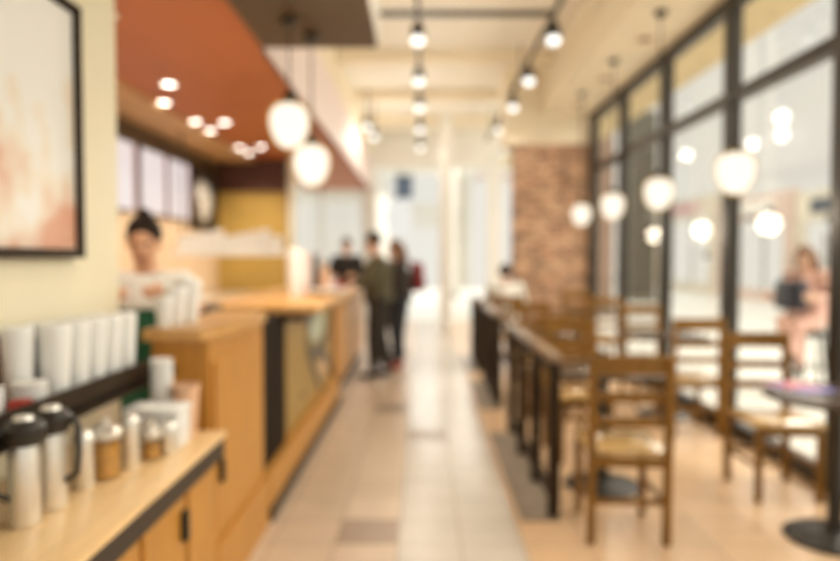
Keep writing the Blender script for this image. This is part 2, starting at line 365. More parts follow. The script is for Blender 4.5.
# window wall on the right
ms = [-0.40, 1.05, 2.50, 3.95, 5.40, 6.85, 8.30, 9.72]
for i, (a, c) in enumerate(zip(ms, ms[1:])):
    f = P().box(2.45, 2.56, a - .055, a + .055, 0, 3.53, .006)
    if i == len(ms) - 2: f.box(2.45, 2.56, c - .055, c + .055, 0, 3.53, .006)
    for z, h in ((0.06, 0.06), (2.71, 0.05), (3.47, 0.06)):
        f.box(2.46, 2.55, a + .055, c - .055, z - h, z + h, .004)
    w = struct(f.make('window_%d' % (i + 1), 'darkmetal', smooth=False), 'dark framed full-height window with a transom')
    P().box(2.502, 2.510, a + .05, c - .05, 0.11, 2.67).make('pane', 'glass', w, smooth=False)
    P().box(2.502, 2.510, a + .05, c - .05, 2.75, 3.42).make('pane', 'glass', w, smooth=False)

# ------------------------------------------------------------------ counters on the left
t = thing('condiment_stand', 'pale maple condiment stand with cupboard doors against the cream wall', 'condiment stand', (-0.98, 1.4, 0))
P().box(-.235, .20, -.85, 1.02, 0.09, .757, .004).make('body', 'maple', t, smooth=False)
P().box(-.235, .25, -.85, 1.03, .758, .78, .005).make('worktop', 'mapletop', t)
P().box(-.235, .17, -.85, 1.02, 0, .09).make('kickboard', 'kick', t, smooth=False)
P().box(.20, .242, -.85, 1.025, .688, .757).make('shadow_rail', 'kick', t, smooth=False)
for k, (a, c) in enumerate(((-.80, -.22), (-.21, .35), (.36, .69), (.70, 1.0))):
    d = P().box(.20, .222, a + .01, c - .01, .11, .69, .005).make('door', 'maple', t, smooth=False)
    if k in (0, 2):
        hy = c - .045
        P().box(.222, .245, hy - .016, hy + .016, .53, .63, .008).make('handle', 'darkmetal', d)

t = thing('service_counter', 'honey maple service counter with rounded worktop beside the condiment stand', 'counter', (-1.02, 3.0, 0))
P().box(-.06, .17, -.39, .48, .25, 1.095, .004).make('body', 'maple', t, smooth=False)
poly = [(-.08, -.43), (.15, -.43), (.18, -.40), (.205, -.3), (.215, .2), (.21, .40), (.18, .47), (.12, .50), (-.08, .50)]
P().prism(poly, 1.095, 1.14).make('worktop', 'barwood', t)
d = P().box(.17, .186, -.36, .42, .30, 1.0, .004).make('panel_door', 'maple', t, smooth=False)
P().box(.186, .208, -.34, -.305, .50, .60, .008).make('handle', 'darkmetal', d)
P().ball((.02, -.393, .98), (.018, .006, .018)).make('bolt', 'darkmetal', t)
P().box(-.06, .20, -.39, .48, 0.0, .25, .004).make('plinth', 'maple', t, smooth=False)

t = thing('bar_counter', 'raised hand-off bar with orange wood top, dark post and olive front', 'bar', (-1.05, 5.2, 0))
P().box(-.42, .40, -1.15, 1.35, 1.075, 1.125, .012).make('bar_top', 'barwood', t)
P().box(-.40, .16, -.55, 1.25, .25, 1.075).box(-.07, .16, -1.045, -.551, .25, 1.075).make('body', 'olive', t, smooth=False)
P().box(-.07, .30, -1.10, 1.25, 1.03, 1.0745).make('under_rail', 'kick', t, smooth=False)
P().box(-.07, .18, -1.68, -1.05, .25, 1.074, .006).make('dark_post', 'postdark', t, smooth=False)
P().box(.161, .175, -1.0, -.28, .30, 1.02, .004).make('front_panel', 'olive', t, smooth=False)
pl = P().box(-.07, .23, -1.69, 1.25, .07, .25, .006).make('plinth', 'maple', t, smooth=False)
P().box(-.07, .245, -1.69, 1.25, 0, .07).make('kickboard', 'kick', t, smooth=False)
for y, z in ((-.42, .95), (-.42, .42)): P().ball((.176, y, z), (.006, .03, .03)).make('bolt', 'kick', t)
# painted swirl on the bar front
sw = P()
def band(pts, r): 
    n = 8; out = []
    P0 = [Vector(p) for p in pts]
    for i in range(len(P0) - 1):
        a = P0[max(i - 1, 0)]; b_ = P0[i]; c_ = P0[i + 1]; d_ = P0[min(i + 2, len(P0) - 1)]
        for k in range(n):
            u = k / n
            out.append(0.5 * ((2 * b_) + (c_ - a) * u + (2 * a - 5 * b_ + 4 * c_ - d_) * u * u + (3 * b_ - a - 3 * c_ + d_) * u ** 3))
    out.append(P0[-1]); return out
x = .168
for pts, r in ((((x, 1.2, 1.0), (x, .80, 1.03), (x, .40, 1.02), (x, -.02, .96), (x, -.18, .86), (x, -.10, .70), (x, .05, .58), (x, .28, .42), (x, .50, .29)), .06),
               (((x, 1.2, .98), (x, 1.08, .82), (x, .80, .70), (x, .40, .66), (x, .0, .66)), .05),
               (((x, .15, .64), (x, .55, .58), (x, .95, .45), (x, 1.15, .29)), .055)):
    q = band(pts, r); s_ = P(); s_.tube(q, [r * (0.6 + 0.4 * math.sin(math.pi * (i + .5) / len(q))) for i in range(len(q))], 8)
    for v in s_.bm.verts: v.co.x = .166 + (v.co.x - x) * 0.12
    s_.make('swirl_band', 'swirlgrey', t)
P().ball((.162, .33, .85), (.010, .38, .13)).make('swirl_disc', 'swirlgreen', t)
P().ball((.161, .66, .47), (.008, .30, .10)).make('swirl_patch', 'swirlpeach', t)

t = thing('till_counter', 'orange wood till counter where the customers queue', 'counter', (-1.08, 8.1, 0))
P().box(-.22, .20, -1.55, 1.4, .12, .95, .004).make('body', 'maple', t, smooth=False)
P().box(-.25, .25, -1.58, 1.42, .95, 1.0, .01).make('worktop', 'barwood', t)
P().box(-.22, .19, -1.55, 1.4, 0, .12).make('kickboard', 'kick', t, smooth=False)
for k in range(3): P().box(.20, .215, -1.5 + k * .96, -.58 + k * .96, .16, .92, .004).make('panel', 'maple', t, smooth=False)

t = thing('back_counter', 'dark back counter along the menu wall behind the barista', 'counter', (-2.85, 6.6, 0))
P().box(-.33, .28, -3.4, 3.4, 0, .88).make('body', 'kick', t, smooth=False)
P().box(-.34, .32, -3.4, 3.4, .88, .92, .006).make('worktop', 'steel', t)

# black machine behind the service counter
t = thing('coffee_machine', 'black coffee machine behind the rounded counter beside the barista', 'coffee machine', (-1.36, 3.80, 0))
P().box(-.22, .22, -.20, .20, 0, .92, .01).make('stand', 'kick', t, smooth=False)
P().box(-.21, .21, -.18, .18, .92, 1.08, .02).make('body', 'black', t)
P().box(-.17, .17, -.16, .12, 1.08, 1.15, .02).make('hopper', 'black', t)
P().box(-.2, .2, -.205, -.18, .95, .97, .004).make('drip_tray', 'steel', t)
for x in (-.09, .09): P().tube([(x, -.18, 1.02), (x, -.25, 1.01), (x, -.28, .99)], .012).make('group_handle', 'black', t)

# ------------------------------------------------------------------ condiment clutter
def cup_profile(r0, r1, h, wall=.003): return [(0, 0), (r0, 0), (r1, h), (r1 + .003, h + .003), (r1 - wall, h), (r0 - wall, .006), (0, .006)]
t = thing('tray_shelf', 'long black shelf fixed to the cream wall above the worktop', 'shelf', (-1.22, 1.5, 0.97))
P().box(.0, .20, -.85, .94, 0, .012).make('board', 'black', t, smooth=False)
P().box(.185, .20, -.85, .94, -.025, .07, .003).make('front_lip', 'blackwood', t, smooth=False)
P().box(.0, .20, .925, .94, .012, .062).make('end_lip', 'blackwood', t, smooth=False)
for y in (-.6, .1, .8): P().box(.0, .15, y - .01, y + .01, -.05, 0).make('bracket', 'black', t, smooth=False)

cup0 = None
ordn = ['nearest', 'second', 'third', 'fourth', 'farthest']
for cx, side in ((-1.083, 'front'), (-1.160, 'wall')):
    for i in range(5):
        y = 1.93 + i * .111 - (.0 if side == 'front' else .056)
        lab = '%s lidded white paper cup in the %s row on the black shelf' % (ordn[i], side)
        if cup0 is None:
            cup0 = thing('paper_cup', lab, 'cup', (cx, y, .983), 0, 'white paper cups on the black shelf')
            P().lathe([(0, 0), (.033, 0), (.044, .215), (0, .215)]).make('cup_body', 'paper', cup0)
            P().lathe([(0, .212), (.0452, .212), (.046, .222), (.044, .228), (.043, .240), (.038, .242), (0, .242)]).make('lid', 'lid', cup0)
        else: dup(cup0, (cx, y, .983), i * .7, lab)
t = thing('napkin_pile', 'pile of white napkins on the black shelf before the nearest cups', 'napkins', (-1.147, 1.66, .983))
for i in range(8): P().box(-.05, .05, -.055, .055, i * .013, i * .013 + .012, .003, mtx=Matrix.Rotation(R(random.uniform(-4, 4)), 4, 'Z')).make('napkin', 'paper', t, smooth=False)
for i, (x, y, n, lab) in enumerate(((-1.088, 1.805, 9, 'stack of white cup lids on the shelf between napkins and nearest cups'), (-1.09, 1.54, 8, 'stack of white cup lids on the shelf closest to the camera'))):
    t = thing('lid_stack', lab, 'lids', (x, y, .983))
    for j in range(n): P().lathe([(0, j * .011), (.046, j * .011), (.047, j * .011 + .008), (.035, j * .011 + .010), (0, j * .011 + .010)]).make('cup_lid', 'lid', t)
t = thing('sugar_caddy', 'small white caddy of red sugar packets on the front of the shelf', 'caddy', (-1.063, 1.725, .983))
P().box(-.025, .025, -.025, .025, 0, .035, .004).make('tray', 'lid', t)
for i in range(4): P().box(-.022, .022, -.018 + i * .011, -.012 + i * .011, .015, .062).make('packet', 'redp', t, smooth=False)
t = thing('leaflet_holder', 'brown and black leaflet board leaning on the cream wall above the napkins', 'leaflet board', (-1.205, 1.87, .983))
P().box(-.012, -.006, -.25, .22, .0, .215, .003).make('board', 'blackwood', t, smooth=False)
P().box(-.006, -.004, -.24, .21, .01, .195).make('print', 'leaflet', t, smooth=False)

def carafe(loc, rz, label, s=1.0):
    t = thing('carafe', label, 'carafe', loc, rz, 'steel carafes on the condiment stand')
    P().lathe([(0, 0), (.042, 0), (.044, .01), (.044, .165), (.040, .19), (.036, .20), (0, .20)]).make('body', 'steel', t)
    P().lathe([(.0, .255), (.030, .254), (.026, .262), (0, .264)]).make('lid_button', 'steel', t)
    P().lathe([(0, .195), (.05, .195), (.060, .212), (.060, .236), (.045, .25), (.015, .256), (0, .256)]).make('lid', 'black', t)
    P().tube([(.045, 0, .225), (.072, 0, .23), (.086, 0, .21), (.088, 0, .14), (.082, 0, .09), (.044, 0, .07)], [.009, .010, .010, .009, .009, .008]).make('handle', 'black', t)
    P().tube([(-.045, 0, .225), (-.066, 0, .238)], [.012, .007]).make('spout', 'black', t)
    return t
c0 = carafe((-.955, 1.56, .781), R(232), 'nearest steel carafe with black lid and handle on the worktop')
c0.scale = (.8, .8, 1)
dup(c0, (-.95, 1.668, .781), R(0), 'steel carafe with black lid standing behind the nearest carafe')

def jar(loc, r, h, label, fill):
    t = thing('glass_jar', label, 'jar', loc, 0, 'glass jars on the condiment stand')
    P().lathe([(0, 0), (r, 0), (r, h), (r - .003, h), (r - .003, .004), (0, .004)]).make('glass_body', 'jarglass', t)
    P().lathe([(0, .005), (r - .005, .005), (r - .005, h * fill), (0, h * fill + .01)]).make('brown_sugar', 'sugar', t)
    P().lathe([(0, h - .005), (r + .004, h - .005), (r + .004, h + .012), (r * .6, h + .028), (.012, h + .030), (.012, h + .045), (0, h + .048)]).make('lid', 'steel', t)
jar((-.925, 1.90, .781), .042, .125, 'larger glass jar of brown sugar with a steel lid', .8)
jar((-.865, 2.08, .781), .030, .075, 'small glass jar of brown sugar before the napkin dispenser', .6)
def shaker(loc, h, label):
    t = thing('steel_shaker', label, 'shaker', loc, 0, 'steel shakers on the condiment stand')
    P().lathe([(0, 0), (.026, 0), (.028, .01), (.026, h), (0, h)]).make('body', 'steel', t)
    P().lathe([(0, h), (.029, h), (.029, h + .015), (.02, h + .03), (0, h + .035)]).make('cap', 'steel', t)
shaker((-.945, 1.815, .78), .13, 'steel shaker between the second carafe and the sugar jar')
shaker((-.895, 1.995, .78), .13, 'tall steel shaker between the two sugar jars')
shaker((-.83, 2.13, .78), .075, 'short steel shaker beside the napkin dispenser')
t = thing('napkin_dispenser', 'white topped napkin dispenser on the worktop near the tall cups', 'napkin dispenser', (-.90, 2.22, .78))
P().box(-.092, .092, -.06, .06, 0, .115, .012).make('body', 'lid', t)
P().box(-.097, .097, -.065, .065, .115, .142, .012).make('napkins', 'paper', t)
P().box(-.07, .07, -.063, -.058, .03, .09, .002).make('slot', 'steel', t, smooth=False)
t = thing('cup_tower', 'tall nested tower of clear white cups at the far end of the stand', 'cups', (-.945, 2.37, .78))
for i in range(9): P().lathe([(0, i * .021), (.028, i * .021), (.039, i * .021 + .105), (.041, i * .021 + .107), (.036, i * .021 + .104), (0, i * .021 + .100)]).make('nested_cup', 'lid', t)
t = thing('blush_cup', 'blush coloured tapered paper cup at the end of the worktop', 'cup', (-.855, 2.36, .78))
P().lathe(cup_profile(.034, .047, .18)).make('cup_body', 'blush', t); P().lathe([(.045, .178), (.051, .178), (.051, .186), (.045, .186)]).make('rim', 'blush', t)

# cups on the service counter by the barista
for i, (x, y, s, lab) in enumerate(((-1.03, 2.74, 1.0, 'middle-sized white takeaway cup between two others on the service counter'),
                                    (-1.02, 2.86, 1.2, 'tall white takeaway cup on the service counter before the barista'),
                                    (-1.04, 2.64, .8, 'short white takeaway cup at the near end of the service counter'))):
    t = thing('takeaway_cup', lab, 'cup', (x, y, 1.142), 0, 'white cups on the service counter')
    P().lathe([(0, 0), (.032 * s, 0), (.046 * s, .13 * s), (0, .13 * s)]).make('cup_body', 'paper', t)
    P().lathe([(0, .128 * s), (.049 * s, .128 * s), (.05 * s, .14 * s), (.043 * s, .155 * s), (0, .157 * s)]).make('lid', 'lid', t)
# objects on the bar
t = thing('cup_tower', 'tall white tower of cups standing on the hand-off bar', 'cups', (-1.0, 5.15, 1.125))
for i in range(12): P().lathe([(0, i * .022), (.045, i * .022), (.062, i * .022 + .13), (.065, i * .022 + .132), (0, i * .022 + .126)]).make('nested_cup', 'paper', t)
t = thing('cup_tower', 'blush and white tower of cups at the back of the hand-off bar', 'cups', (-.98, 5.45, 1.125))
for i in range(10): P().lathe([(0, i * .024), (.045, i * .024), (.060, i * .024 + .12), (.063, i * .024 + .122), (0, i * .024 + .116)]).make('nested_cup', 'pinkwhite', t)
t = thing('plate', 'white plate shining on the end of the hand-off bar', 'plate', (-.76, 5.2, 1.125))
P().lathe([(0, 0), (.08, 0), (.15, .045), (.153, .05), (.08, .012), (0, .010)]).make('dish', 'lid', t); P().lathe([(.146, .045), (.157, .046), (.157, .053), (.146, .052)]).make('rim', 'lid', t)
t = thing('syrup_bottle', 'amber syrup bottle with black pump on the far end of the bar', 'bottle', (-.93, 6.25, 1.125))
P().lathe([(0, 0), (.05, 0), (.05, .16), (.025, .21), (.022, .24), (0, .24)]).make('bottle_body', 'blush', t)
P().lathe([(0, .24), (.024, .24), (.024, .27), (0, .27)]).make('pump', 'black', t)
t = thing('black_grinder', 'black coffee grinder on the bar beside the amber bottle', 'grinder', (-1.06, 6.3, 1.125))
P().box(-.06, .06, -.06, .06, 0, .24, .012).make('body', 'black', t); P().lathe([(0, .24), (.04, .24), (.06, .33), (0, .335)]).make('hopper', 'kick', t)
t = thing('red_cup', 'red paper cup on the till counter before the green jacket', 'cup', (-.96, 7.55, 1.002))
P().lathe(cup_profile(.035, .047, .13)).make('cup_body', 'redp', t); P().lathe([(0, .128), (.05, .128), (.05, .14), (.04, .15), (0, .15)]).make('lid', 'redp', t)

# hanging cup shelf
t = thing('hanging_shelf', 'white hanging shelf before the mustard wall', 'shelf', (-2.15, 7.4, 1.46))
P().box(-.62, .62, -.16, .16, 0, .035, .006).make('board', 'white', t)
P().box(-.62, .62, -.17, -.155, -.02, .03, .003).make('front_lip', 'white', t)
for x in (-.6, .6): P().tube([(x, .14, .03), (x, .14, 1.44)], .008).make('rod', 'darkmetal', t)
for i in range(9):
    q = thing('mug', '%s of the white mugs along the hanging shelf' % (['leftmost', 'second from left', 'third from left', 'fourth from left', 'middle', 'fourth from right', 'third from right', 'second from right', 'rightmost'][i]), 'mug', (-2.67 + i * .13, 7.36, 1.497), R(60 + 9 * i), 'white mugs on the hanging shelf')
    h = .17 + .07 * ((i * 5) % 4) / 3
    P().lathe([(0, 0), (.05, 0), (.058, .01), (.058, h), (.053, h), (.052, .012), (0, .012)]).make('mug_body', 'paper', q)
    P().tube([(.056, 0, h * .8), (.088, 0, h * .75), (.09, 0, h * .3), (.056, 0, h * .2)], .008).make('handle', 'paper', q)

# ------------------------------------------------------------------ pictures and menus
t = thing('framed_poster', 'large framed poster of pale warm abstract shapes on the cream wall', 'picture', (-1.217, 1.72, 1.42))
P().box(.0, .022, -.60, .55, .03, .83).make('print', 'poster', t, smooth=False)
f = P().box(0, .04, -.62, -.59, .0, .86).box(0, .04, .55, .58, .0, .86).box(0, .04, -.62, .58, .0, .03).box(0, .04, -.62, .58, .83, .86)
f.make('frame', 'blackwood', t, smooth=False)
for i, (a, c, lab) in enumerate(((6.45, 7.27, 'nearest lit menu panel above the barista'), (7.38, 8.14, 'middle lit menu panel on the peach wall'), (8.20, 8.95, 'farthest lit menu panel beside the chalkboard'))):
    t = thing('menu_board', lab, 'menu board', (-3.197, (a + c) / 2, 1.92), 0, 'lit menu panels'); w2 = (c - a) / 2
    P().box(0, .04, -w2, w2, 0, .76, .004).make('casing', 'brown', t, smooth=False)
    P().box(.04, .045, -w2 + .03, w2 - .05, .02, .74).make('lit_panel', 'menu', t, smooth=False)
    P().box(.04, .046, w2 - .05, w2 - .01, .02, .74).make('red_edge', 'menured', t, smooth=False)
t = thing('chalkboard', 'dark chalkboard with a pale drawing beside the lit menus', 'chalkboard', (-3.197, 9.6, 1.85))
P().box(0, .03, -.6, .6, -.03, .86, .004).make('frame', 'blackwood', t, smooth=False)
P().box(.03, .035, -.55, .55, .02, .80).make('board', 'black', t, smooth=False)
P().ball((.034, -.05, .42), (.006, .36, .33)).make('chalk_drawing', 'chalk', t)

# ------------------------------------------------------------------ lamps
def egg(s=1.0):
    return [(0, -.150 * s), (.05 * s, -.142 * s), (.095 * s, -.105 * s), (.128 * s, -.03 * s), (.138 * s, .04 * s), (.128 * s, .10 * s), (.09 * s, .145 * s), (.04 * s, .160 * s), (0, .162 * s)]
def pendant(loc, top, label, group, w, s=1.0, teardrop=True):
    t = thing('pendant_lamp', label, 'pendant lamp', loc, 0, group)
    gl = P().lathe(egg(s), n=28).make('globe', 'globe', t)
    P().lathe(egg(s * .90), n=28).make('glow_core', 'core', gl)
    P().lathe([(0, .150 * s), (.045 * s, .150 * s), (.045 * s, .19 * s), (.02, .22 * s), (0, .225 * s)]).make('cap', 'darkmetal', t)
    h = top - loc[2]
    P().tube([(0, 0, .2 * s), (0, 0, h - .02)], .006).make('rod', 'darkmetal', t)
    P().lathe([(0, h - .04), (.045, h - .04), (.055, h - .005), (0, h)]).make('ceiling_rose', 'darkmetal', t)
    point('pendant_light', (loc[0], loc[1], loc[2] - .25), w, (1, .90, .72), .09)
    return t
pendant((-.855, 4.25, 2.26), 2.94, 'upper egg-shaped pendant lamp below the brown soffit', 'egg pendants over the bar', 14)
pendant((-.765, 4.55, 2.05), 2.94, 'lower egg-shaped pendant lamp below the brown soffit', 'egg pendants over the bar', 14, .98)
for i, (y, lab) in enumerate(((4.32, 'nearest globe pendant hanging by the windows'), (5.72, 'second nearest globe pendant hanging by the windows'), (7.10, 'third globe pendant hanging by the windows'), (8.50, 'farthest globe pendant before the brick pier'))):
    pendant((2.03, y, 1.965), 3.53, lab, 'globe pendants over the window tables', 10, .95)

# track lighting over the aisle
tr = thing('lighting_track', 'dark ceiling track frame carrying the white spot lamps', 'lighting track', (0, 0, 3.79))
for x in (-.05, 1.27): P().box(x - .02, x + .02, .5, 13.4, -.02, .02).make('rail', 'darkmetal', tr, smooth=False)
P().box(-.9, 1.27, 6.46, 6.52, -.022, .022).make('cross_rail', 'darkmetal', tr, smooth=False)
for x in (-.05, 1.27):
    for y in (1.6, 5.0, 8.7, 12.4): P().tube([(x, y, .02), (x, y, .41)], .01).make('hanger', 'darkmetal', tr)
def track(x, y, z, label, w=9.5, top=3.77, s=1.0):
    t = thing('spot_lamp', label, 'spot lamp', (x, y, z), 0, 'white spot lamps on the ceiling track')
    P().lathe([(0, .17), (.045 * s, .17), (.06 * s, .10), (.075 * s, .03), (.07 * s, .03), (0, .08)]).make('housing', 'black', t)
    P().ball((0, 0, .01), (.066 * s, .066 * s, .055 * s)).make('bulb', 'bulb', t)
    P().tube([(0, 0, .16), (0, 0, top - z)], .012).make('stem', 'black', t)
    if x > 1: spot('spot_light', (x, y, z - .07), w * 1.3, (1, .93, .82), 125)
    else: point('spot_light', (x, y, z - .13), w, (1, .93, .82), .09)
o5 = ['nearest', 'second', 'third', 'fourth', 'farthest']
for i, y in enumerate((6.5, 8.0, 9.4, 11.0, 12.8)): track(-.05, y, 3.53, '%s spot lamp along the rail above the aisle' % o5[i])
for i, y in enumerate((6.5, 8.0, 9.4, 11.0)): track(1.27, y, 3.53, '%s spot lamp along the rail nearer the windows' % ['nearest', 'second', 'third', 'farthest'][i])
for x, side in ((-.05, 'above the aisle'), (1.27, 'nearer the windows')):
    for y, q in ((3.7, 'last before the cross rail'), (1.9, 'closest to the camera overhead')): track(x, y, 3.53, 'added fill spot lamp of the rail %s, %s' % (side, q), 24)  # unseen overhead lamps added as front fill for the near end
track(-.92, 11.0, 3.58, 'nearer of two spot lamps beside the pinkish fascia', 9, 4.2); track(-.88, 11.9, 3.58, 'farther of two spot lamps beside the pinkish fascia', 9, 4.2)

def downlight(x, y, z, label, group, w, bulb='bulbwarm', r=.055):
    t = thing('downlight', label, 'downlight', (x, y, z), 0, group)
    P().lathe([(r, -.002), (r + .02, -.004), (r + .02, .0), (r, .0)]).make('trim_ring', 'white', t)
    P().lathe([(0, -.008), (r * .7, -.006), (r, -.001), (r, .0), (0, .0)]).make('lens', bulb, t)
    if w: spot('downlight_beam', (x, y, z - .03), w, (1, .88, .70), 130)
g = 'downlights in the rust red ceiling'
for i, (x, y) in enumerate(((-2.24, 5.86), (-2.24, 7.5), (-2.23, 9.13))):
    downlight(x, y, 2.95, '%s downlight of the row in the rust red ceiling' % ['nearest', 'middle', 'farthest'][i], g, 60)
for y, q in ((4.2, 'above the barista'), (2.2, 'above the near end of the service counter')): downlight(-1.7 if y < 3 else -2.0, y, 2.95, 'added fill downlight in the rust red ceiling %s' % q, g, 60)  # out-of-view downlights added to brighten the barista
for i, (x, y) in enumerate(((-2.55, 6.55), (-2.55, 7.45), (-2.55, 7.97), (-2.54, 9.2), (-2.53, 9.65))):
    downlight(x, y, 2.95, '%s downlight along the edge beside the tan ceiling strip' % o5[i], g, 30)
def unlit(x, y, z, label):
    t = thing('downlight', label, 'downlight', (x, y, z), 0, 'unlit downlights in the window soffit')
    P().lathe([(.05, -.004), (.085, -.006), (.085, .0), (.05, .0)]).make('trim_ring', 'tan', t)
    P().lathe([(0, -.005), (.055, -.003), (.055, .0), (0, .0)]).make('lens', 'kick', t)
for i, y in enumerate((5.05, 6.45, 7.85, 9.2)):
    unlit(2.14, y, 3.53, '%s dark downlight set in the cream soffit' % ['nearest', 'second', 'third', 'farthest'][i])

# ------------------------------------------------------------------ seating
def make_chair(label, group):
    t = thing('dining_chair', label, 'chair', (0, 0, 0), 0, group)
    # local: faces +Y, back at y=-.2
    st = P(); st.box(-.20, .20, -.19, .22, .435, .465, .012); st.make('seat', 'seat', t)
    for s in (-1, 1):
        p = P(); p.box(s * .185 - .02, s * .185 + .02, -.225, -.185, 0, .945, .006)
        for v in p.bm.verts:
            if v.co.z > .5: v.co.y -= (v.co.z - .45) * .06
        p.make('back_post', 'chair', t, smooth=False)
        P().box(s * .175 - .019, s * .175 + .019, .175, .213, 0, .435, .005).make('leg', 'chair', t, smooth=False)
        P().box(s * .18 - .01, s * .18 + .01, -.185, .175, .19, .215, .003).make('stretcher', 'chair', t, smooth=False)
    def slat(name, z0, z1, yy):
        p = P(); n = 8; poly = []
        for k in range(n + 1):
            u = -1 + 2 * k / n; poly.append((u * .167, yy - .022 * (1 - u * u)))
        for k in range(n, -1, -1):
            u = -1 + 2 * k / n; poly.append((u * .167, yy + .018 - .022 * (1 - u * u)))
        p.prism(poly, z0, z1); p.make(name, 'chair', t)
    slat('top_rail', .85, .945, -.232); slat('slat', .715, .765, -.222); slat('slat', .59, .64, -.214)
    P().box(-.165, .165, -.215, -.195, .385, .435, .003).make('apron', 'chair', t, smooth=False)
    P().box(-.16, .16, .185, .205, .385, .435, .003).make('apron', 'chair', t, smooth=False)
    P().box(-.165, .165, -.212, -.192, .195, .225, .003).make('stretcher', 'chair', t, smooth=False)
    return t
ch = make_chair('wooden ladder-back chair nearest the camera, its back turned, behind the dark railing', 'wooden ladder-back chairs')
ch.location = (1.03, 3.44, 0); ch.rotation_euler = (0, 0, R(-3))
PI = math.pi
chairs = [
    (1.12, 4.74, PI + .05, 'wooden chair facing the nearest chair across the small square table'),
    (1.12, 5.62, 0.0, 'wooden chair back to back with the second chair of the railing row'),
    (1.12, 6.66, PI, 'wooden chair on the far side of the second railing table'),
    (1.07, 8.52, 0.0, 'wooden chair in which the person in white sits'),
    (2.13, 3.99, PI - .03, 'wooden chair drawn up to the round table by the windows'),
    (2.17, 5.42, 0.0, 'wooden chair with its back to the round table, beside the dark window mullion'),
    (2.19, 6.42, PI, 'wooden chair beyond the second window table, facing the camera'),
    (2.18, 8.12, 0.0, 'wooden chair with back turned at the farthest window table'),
    (2.18, 9.18, PI, 'wooden chair against the brick pier at the farthest window table'),
]
for x, y, rz, lab in chairs: dup(ch, (x, y, 0), rz, lab)

def make_table(loc, label, round_=False, size=.30):
    t = thing('cafe_table', label, 'table', loc, 0, 'pedestal cafe tables')
    if round_: P().lathe([(0, .71), (size - .01, .71), (size, .715), (size, .735), (size - .005, .74), (0, .74)], n=40).make('tabletop', 'table', t)
    else: P().box(-size, size, -size, size, .71, .74, .006).make('tabletop', 'table', t)
    P().lathe([(0, .03), (.05, .03), (.035, .08), (.033, .65), (.05, .70), (0, .705)]).make('column', 'black', t)
    P().lathe([(0, 0), (.225, 0), (.235, .012), (.21, .025), (.12, .035), (.05, .05), (0, .05)], n=32).make('base', 'black', t)
    P().box(-.16, .16, -.03, .03, .69, .71).make('top_bracket', 'black', t, smooth=False)
make_table((1.12, 4.08, 0), 'small square dark table between the two nearest railing chairs')
make_table((1.12, 6.14, 0), 'small square dark table, second along the railing')
make_table((1.05, 9.36, 0), 'small square dark table at which the person in white sits', False, .27)
make_table((2.08, 3.30, 0), 'round dark pedestal table in the corner by the windows', True, .34)
make_table((2.17, 5.93, 0), 'small square dark table, second along the windows')
make_table((2.17, 8.65, 0), 'small square dark table before the brick pier')
t = thing('magazine', 'red and blue magazine lying on the round window table', 'magazine', (1.97, 3.44, .74), R(20))
P().box(-.105, .105, -.14, .14, .0, .004).make('pages', 'paper', t, smooth=False); P().box(-.108, .108, -.143, .143, .004, .007).make('cover', 'magazine', t, smooth=False)

def railing(y0, y1, n, label):
    t = thing('railing', label, 'railing', (.71, y0, 0), 0, 'dark railings along the aisle'); L = y1 - y0
    P().box(-.18, .03, 0, L, 0, .012).make('base_plate', 'stone', t, smooth=False)
    for i in range(n):
        y = .03 + i * (L - .06) / (n - 1)
        P().box(-.03, .03, y - .03, y + .03, .02, .86, .005).make('post', 'blackwood', t, smooth=False)
    P().box(-.032, .032, -.02, L + .02, .86, .905, .01).make('top_rail', 'railtop', t)
    P().box(-.02, .02, .03, L - .03, .80, .86).make('under_rail', 'blackwood', t, smooth=False)
    P().box(-.02, .02, .03, L - .03, .10, .15).make('bottom_rail', 'blackwood', t, smooth=False)
railing(3.52, 5.30, 4, 'nearest dark wooden railing between the aisle and the chairs')
railing(6.15, 7.55, 4, 'second dark wooden railing along the aisle')
railing(8.2, 9.4, 4, 'farthest dark wooden railing along the aisle near the brick pier')

